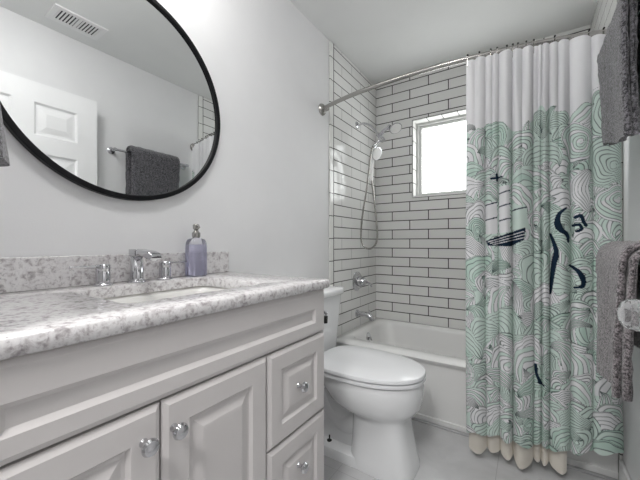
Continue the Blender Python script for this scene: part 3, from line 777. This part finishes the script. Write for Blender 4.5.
# ------------------------------------------------------------------ toilet
TY = 1.432
to = thing('toilet', 'white two-piece toilet with closed lid between vanity and bathtub', 'toilet', (0.40, TY, 0))
bm = new()
R = [egg(.43, .738, .58, TY, .130, 0.0, .6), egg(.43, .738, .58, TY, .132, 0.012, .6), egg(.435, .727, .58, TY, .126, 0.05, .6), egg(.44, .708, .58, TY, .117, .15, .62), egg(.44, .698, .58, TY, .116, .22, .66), egg(.43, .698, .57, TY, .118, .24, .7),
     egg(.41, .705, .56, TY, .126, .252, .8), egg(.35, .735, .52, TY, .158, .272, .9), egg(.30, .754, .50, TY, .178, .30, .95), egg(.275, .762, .50, TY, .186, .35, .95, .8), egg(.262, .764, .50, TY, .188, .385, .95, .75), egg(.27, .758, .50, TY, .184, .410, .95, .75), egg(.30, .72, .50, TY, .15, .412, .95, .75)]
loft(bm, R)
R = [egg(.13, .60, .38, TY, .128, 0, .5), egg(.13, .60, .38, TY, .130, .012, .5), egg(.14, .60, .38, TY, .118, .040, .5), egg(.15, .60, .38, TY, .066, .052, .5), egg(.17, .60, .38, TY, .060, .10, .6), egg(.17, .58, .38, TY, .058, .30, .7), egg(.17, .50, .36, TY, .05, .33, .8)]
loft(bm, R)
tp = smooth_path([(.56, TY, .30), (.46, TY, .17), (.37, TY, .135), (.29, TY, .20), (.235, TY, .285), (.19, TY, .27), (.165, TY, .16), (.16, TY, .05)], 6)
tube(bm, tp, [0.085-0.02*min(1, i/14) for i in range(len(tp))], 20)
R = [rrect(.04, .30, TY-.10, TY+.10, .04, .30), rrect(.03, .31, TY-.165, TY+.165, .05, .35), rrect(.025, .32, TY-.18, TY+.18, .05, .385), rrect(.03, .31, TY-.175, TY+.175, .05, .398)]
loft(bm, R)
obj('bowl', bm, 'porc', to, angle=50)
bm = new(); R = [egg(.245, .766, .47, TY, .190, .414, .93, .62), egg(.240, .772, .47, TY, .195, .418, .93, .62), egg(.240, .772, .47, TY, .195, .430, .93, .62), egg(.25, .760, .47, TY, .183, .4335, .93, .62)]
loft(bm, R); obj('seat', bm, 'seat', to, angle=50)
bm = new(); R = [egg(.25, .760, .47, TY, .183, .4375, .93, .6), egg(.238, .772, .47, TY, .195, .439, .93, .6), egg(.238, .772, .47, TY, .195, .450, .93, .6), egg(.240, .770, .47, TY, .193, .454, .93, .6), egg(.245, .765, .47, TY, .188, .456, .93, .6), egg(.36, .60, .47, TY, .08, .459, .93, .7)]
loft(bm, R); obj('lid', bm, 'seat', to, angle=40)
for s in (-1, 1):
    bm = new(); box(bm, .236, TY+s*.075-.02, .400, .262, TY+s*.075+.02, .452); obj('hinge', bm, 'seat', to, bevel=.006)
bm = new(); R = [rrect(.035, .195, TY-.205, TY+.205, .035, .399), rrect(.03, .205, TY-.215, TY+.215, .04, .43), rrect(.022, .222, TY-.242, TY+.248, .045, .735)]
loft(bm, R); obj('tank', bm, 'porc', to, angle=50)
bm = new(); R = [rrect(.016, .230, TY-.250, TY+.256, .05, .736), rrect(.012, .236, TY-.256, TY+.262, .05, .744), rrect(.012, .236, TY-.256, TY+.262, .05, .764), rrect(.02, .228, TY-.248, TY+.254, .045, .774), rrect(.05, .19, TY-.21, TY+.21, .03, .777)]
loft(bm, R); obj('tank_lid', bm, 'porc', to, angle=50)
bm = new(); lathe(bm, [(.014, 0), (.014, .006), (.008, .012)], (.213, TY-.17, .67), (1, 0, 0), 16); tube(bm, [(.226, TY-.17, .67), (.230, TY-.13, .665), (.230, TY-.09, .66)], [.006, .007, .008], 10); obj('flush_lever', bm, 'chrome', to)
for s in (-1, 1):
    bm = new(); lathe(bm, [(.013, 0), (.013, .004), (.006, .006), (.0035, .009), (.0035, .028), (0, .029)], (.322, TY+s*.078, .046), (0, 0, 1), 14); obj('floor_bolt', bm, 'rubber', to)['label'] = 'dark floor bolt'

# ------------------------------------------------------------------ towel bars and towels
def towel_bar(z, label):
    t = thing('towel_bar', label, 'towel bar', (W, 1.41, z))
    bx = W-0.066
    bm = new(); tube(bm, [(bx, 1.10, z), (bx, 1.72, z)], 0.009, 14); obj('bar', bm, 'chrome', t)
    for y in (1.115, 1.705):
        bm = new(); lathe(bm, [(0.026, 0), (0.026, 0.005), (0.018, 0.010), (0.011, 0.014), (0.011, 0.066)], (W, y, z), (-1, 0, 0), 20)
        lathe(bm, [(0.0, -0.014), (0.010, -0.011), (0.014, 0), (0.010, 0.011), (0, 0.014)], (bx, y, z), (0, 1, 0), 16); obj('post', bm, 'chrome', t)
    return bx
B1, B2 = 1.735, 0.985
bx = towel_bar(B1, 'upper chrome towel bar on the right wall')
towel_bar(B2, 'lower chrome towel bar on the right wall')
def drape(name, y0, y1, bz, zf, zb, layers, thick, mat, parent=None, flare=0.0, seed=0, r0=0.021, wob=0.006, ny=60, ylayer=0.0, slope=0.0):
    """folded towel over a bar: nested U sheets, front edge at zf, back edge at zb"""
    rnd = random.Random(seed); bm = new()
    for L in range(layers):
        ri = r0 + L*thick; ro = ri + thick*0.93
        ph = rnd.uniform(0, 6); yy0 = y0 + ylayer*L*rnd.uniform(-.3, 1); yy1 = y1 - ylayer*L*rnd.uniform(-.3, 1)
        zfl = zf + rnd.uniform(-.012, .012); zbl = zb + rnd.uniform(-.012, .012)
        nz = 26; na = 10
        def prof(r, cap):
            P = []
            for k in range(nz+1): P.append((-r, zfl + (bz-zfl)*k/nz + (cap if k == 0 else 0)))
            for k in range(1, na): a = PI - PI*k/na; P.append((r*math.cos(a), bz + r*math.sin(a)))
            for k in range(nz+1): P.append((r, bz + (zbl-bz)*k/nz + (cap if k == nz else 0)))
            return P
        Po, Pi = prof(ro, 0), prof(ri, 0.003)
        rings = []
        for j in range(ny+1):
            y = yy0 + (yy1-yy0)*j/ny
            e = min(j, ny-j)/2.6; sq = 1.0 if e >= 1 else math.sqrt(max(0.0, 1-(1-e)**2))*0.88+0.12
            ring = []
            for (px_, pz_), (qx, qz) in zip(Po, Pi):
                ring_m = ((px_+qx)/2, (pz_+qz)/2)
                ring.append((px_, pz_, qx, qz, sq))
            outer, inner = [], []
            for px_, pz_, qx, qz, s in ring:
                mx_, mz_ = (px_+qx)/2, (pz_+qz)/2
                drop = max(0, bz-mz_)
                wv = wob*math.sin(y*26+ph)*min(1, drop*5)*(-1 if mx_ < 0 else 0.3) - (flare*drop if mx_ < 0 else 0)
                sag = 0.006*math.sin(y*17+ph*2)*(drop > 0.1)
                outer.append(Vector((bx + mx_+(px_-mx_)*s + wv, y, mz_+(pz_-mz_)*s + sag*drop*3 + slope*j/ny*min(1, drop*4))))
                inner.append(Vector((bx + mx_+(qx-mx_)*s + wv, y, mz_+(qz-mz_)*s + sag*drop*3 + slope*j/ny*min(1, drop*4))))
            rings.append(outer + inner[::-1])
        loft(bm, rings)
    o = obj(name, bm, mat, parent, angle=70)
    tx = bpy.data.textures.new(name+'_pile', 'CLOUDS'); tx.noise_scale = 0.035; tx.noise_depth = 2
    d = o.modifiers.new('soft', 'DISPLACE'); d.texture = tx; d.strength = 0.010; d.mid_level = 0.5; d.texture_coords = 'GLOBAL'
    return o
tu = drape('hand_towel', 1.215, 1.615, B1, 1.345, 1.39, 2, 0.019, 'towel', flare=-0.03, seed=3, ylayer=0.012, slope=0.07)
tag(tu, 'dark charcoal terry towel folded over the upper towel bar', 'towel')
tl = drape('bath_towel', 1.20, 1.60, B2, 0.60, 0.72, 2, 0.021, 'towel2', flare=0.015, seed=8, ylayer=0.014, slope=-0.03, wob=0.008)
tag(tl, 'grey terry towel folded over the lower towel bar behind the crystal knob', 'towel')

# towel on a ring by the doorway
tr = thing('towel_ring', 'chrome towel ring on the near wall left of the doorway', 'towel ring', (0.25, YN, 1.50))
bm = new(); lathe(bm, [(0.024, 0), (0.022, 0.008), (0.009, 0.012), (0.009, 0.08)], (0.25, YN, 1.50), (0, 1, 0), 18)
obj('post', bm, 'chrome', tr)
bm = new(); tube(bm, [(0.25+0.075*math.sin(a), YN+0.078, 1.425+0.075*math.cos(a)) for a in [2*PI*k/32 for k in range(33)]], 0.004, 8, caps=False); obj('ring', bm, 'chrome', tr)
bm = new(); rings = []
for k in range(26):
    f = k/25; zz_ = 1.40 - f*0.195; wx = 0.030+0.05*min(1, f*1.6); wy = 0.045+0.027*f**0.8
    rings.append([Vector((0.25 + wx*math.cos(a)*(1+.08*math.sin(5*a+f*2)), 0.122 + wy*math.sin(a)*(1+.10*math.sin(4*a)), zz_)) for a in [2*PI*i/40 for i in range(40)]])
loft(bm, rings); tag(obj('fingertip_towel', bm, 'towel', angle=60), 'dark grey towel hanging at the left edge beside the mirror', 'towel')

# ------------------------------------------------------------------ ceiling vent (seen in the mirror)
vt = thing('ceiling_vent', 'white ceiling vent grille with two banks of slots, seen in the mirror', 'vent', (1.28, 0.82, H))
vx0, vx1, vy0, vy1 = 1.195, 1.375, 0.69, 0.97
bm = new(); z1 = H-0.0005; zt = H-0.008
box(bm, vx0, vy0, zt, vx0+.03, vy1, z1); box(bm, vx1-.03, vy0, zt, vx1, vy1, z1); box(bm, vx0+.03, vy0, zt, vx1-.03, vy0+.03, z1); box(bm, vx0+.03, vy1-.03, zt, vx1-.03, vy1, z1)
box(bm, vx0+.03, (vy0+vy1)/2-.008, zt, vx1-.03, (vy0+vy1)/2+.008, z1)
obj('vent_frame', bm, 'trimw', vt, smooth=False)
bm = new(); box(bm, vx0+.03, vy0+.03, H-.0025, vx1-.03, vy1-.03, z1); obj('backing', bm, 'ventdark', vt, smooth=False)
for k in range(13):
    y = vy0+.036 + k*(vy1-vy0-.072)/12
    if abs(y-(vy0+vy1)/2) < .012: continue
    bm = new(); box(bm, vx0+.03, y-.0045, zt+.001, vx1-.03, y+.0045, H-.003); obj('slat', bm, 'trimw', vt, smooth=False)

for o in bpy.data.objects:
    if 'wl' in o: del o['wl']
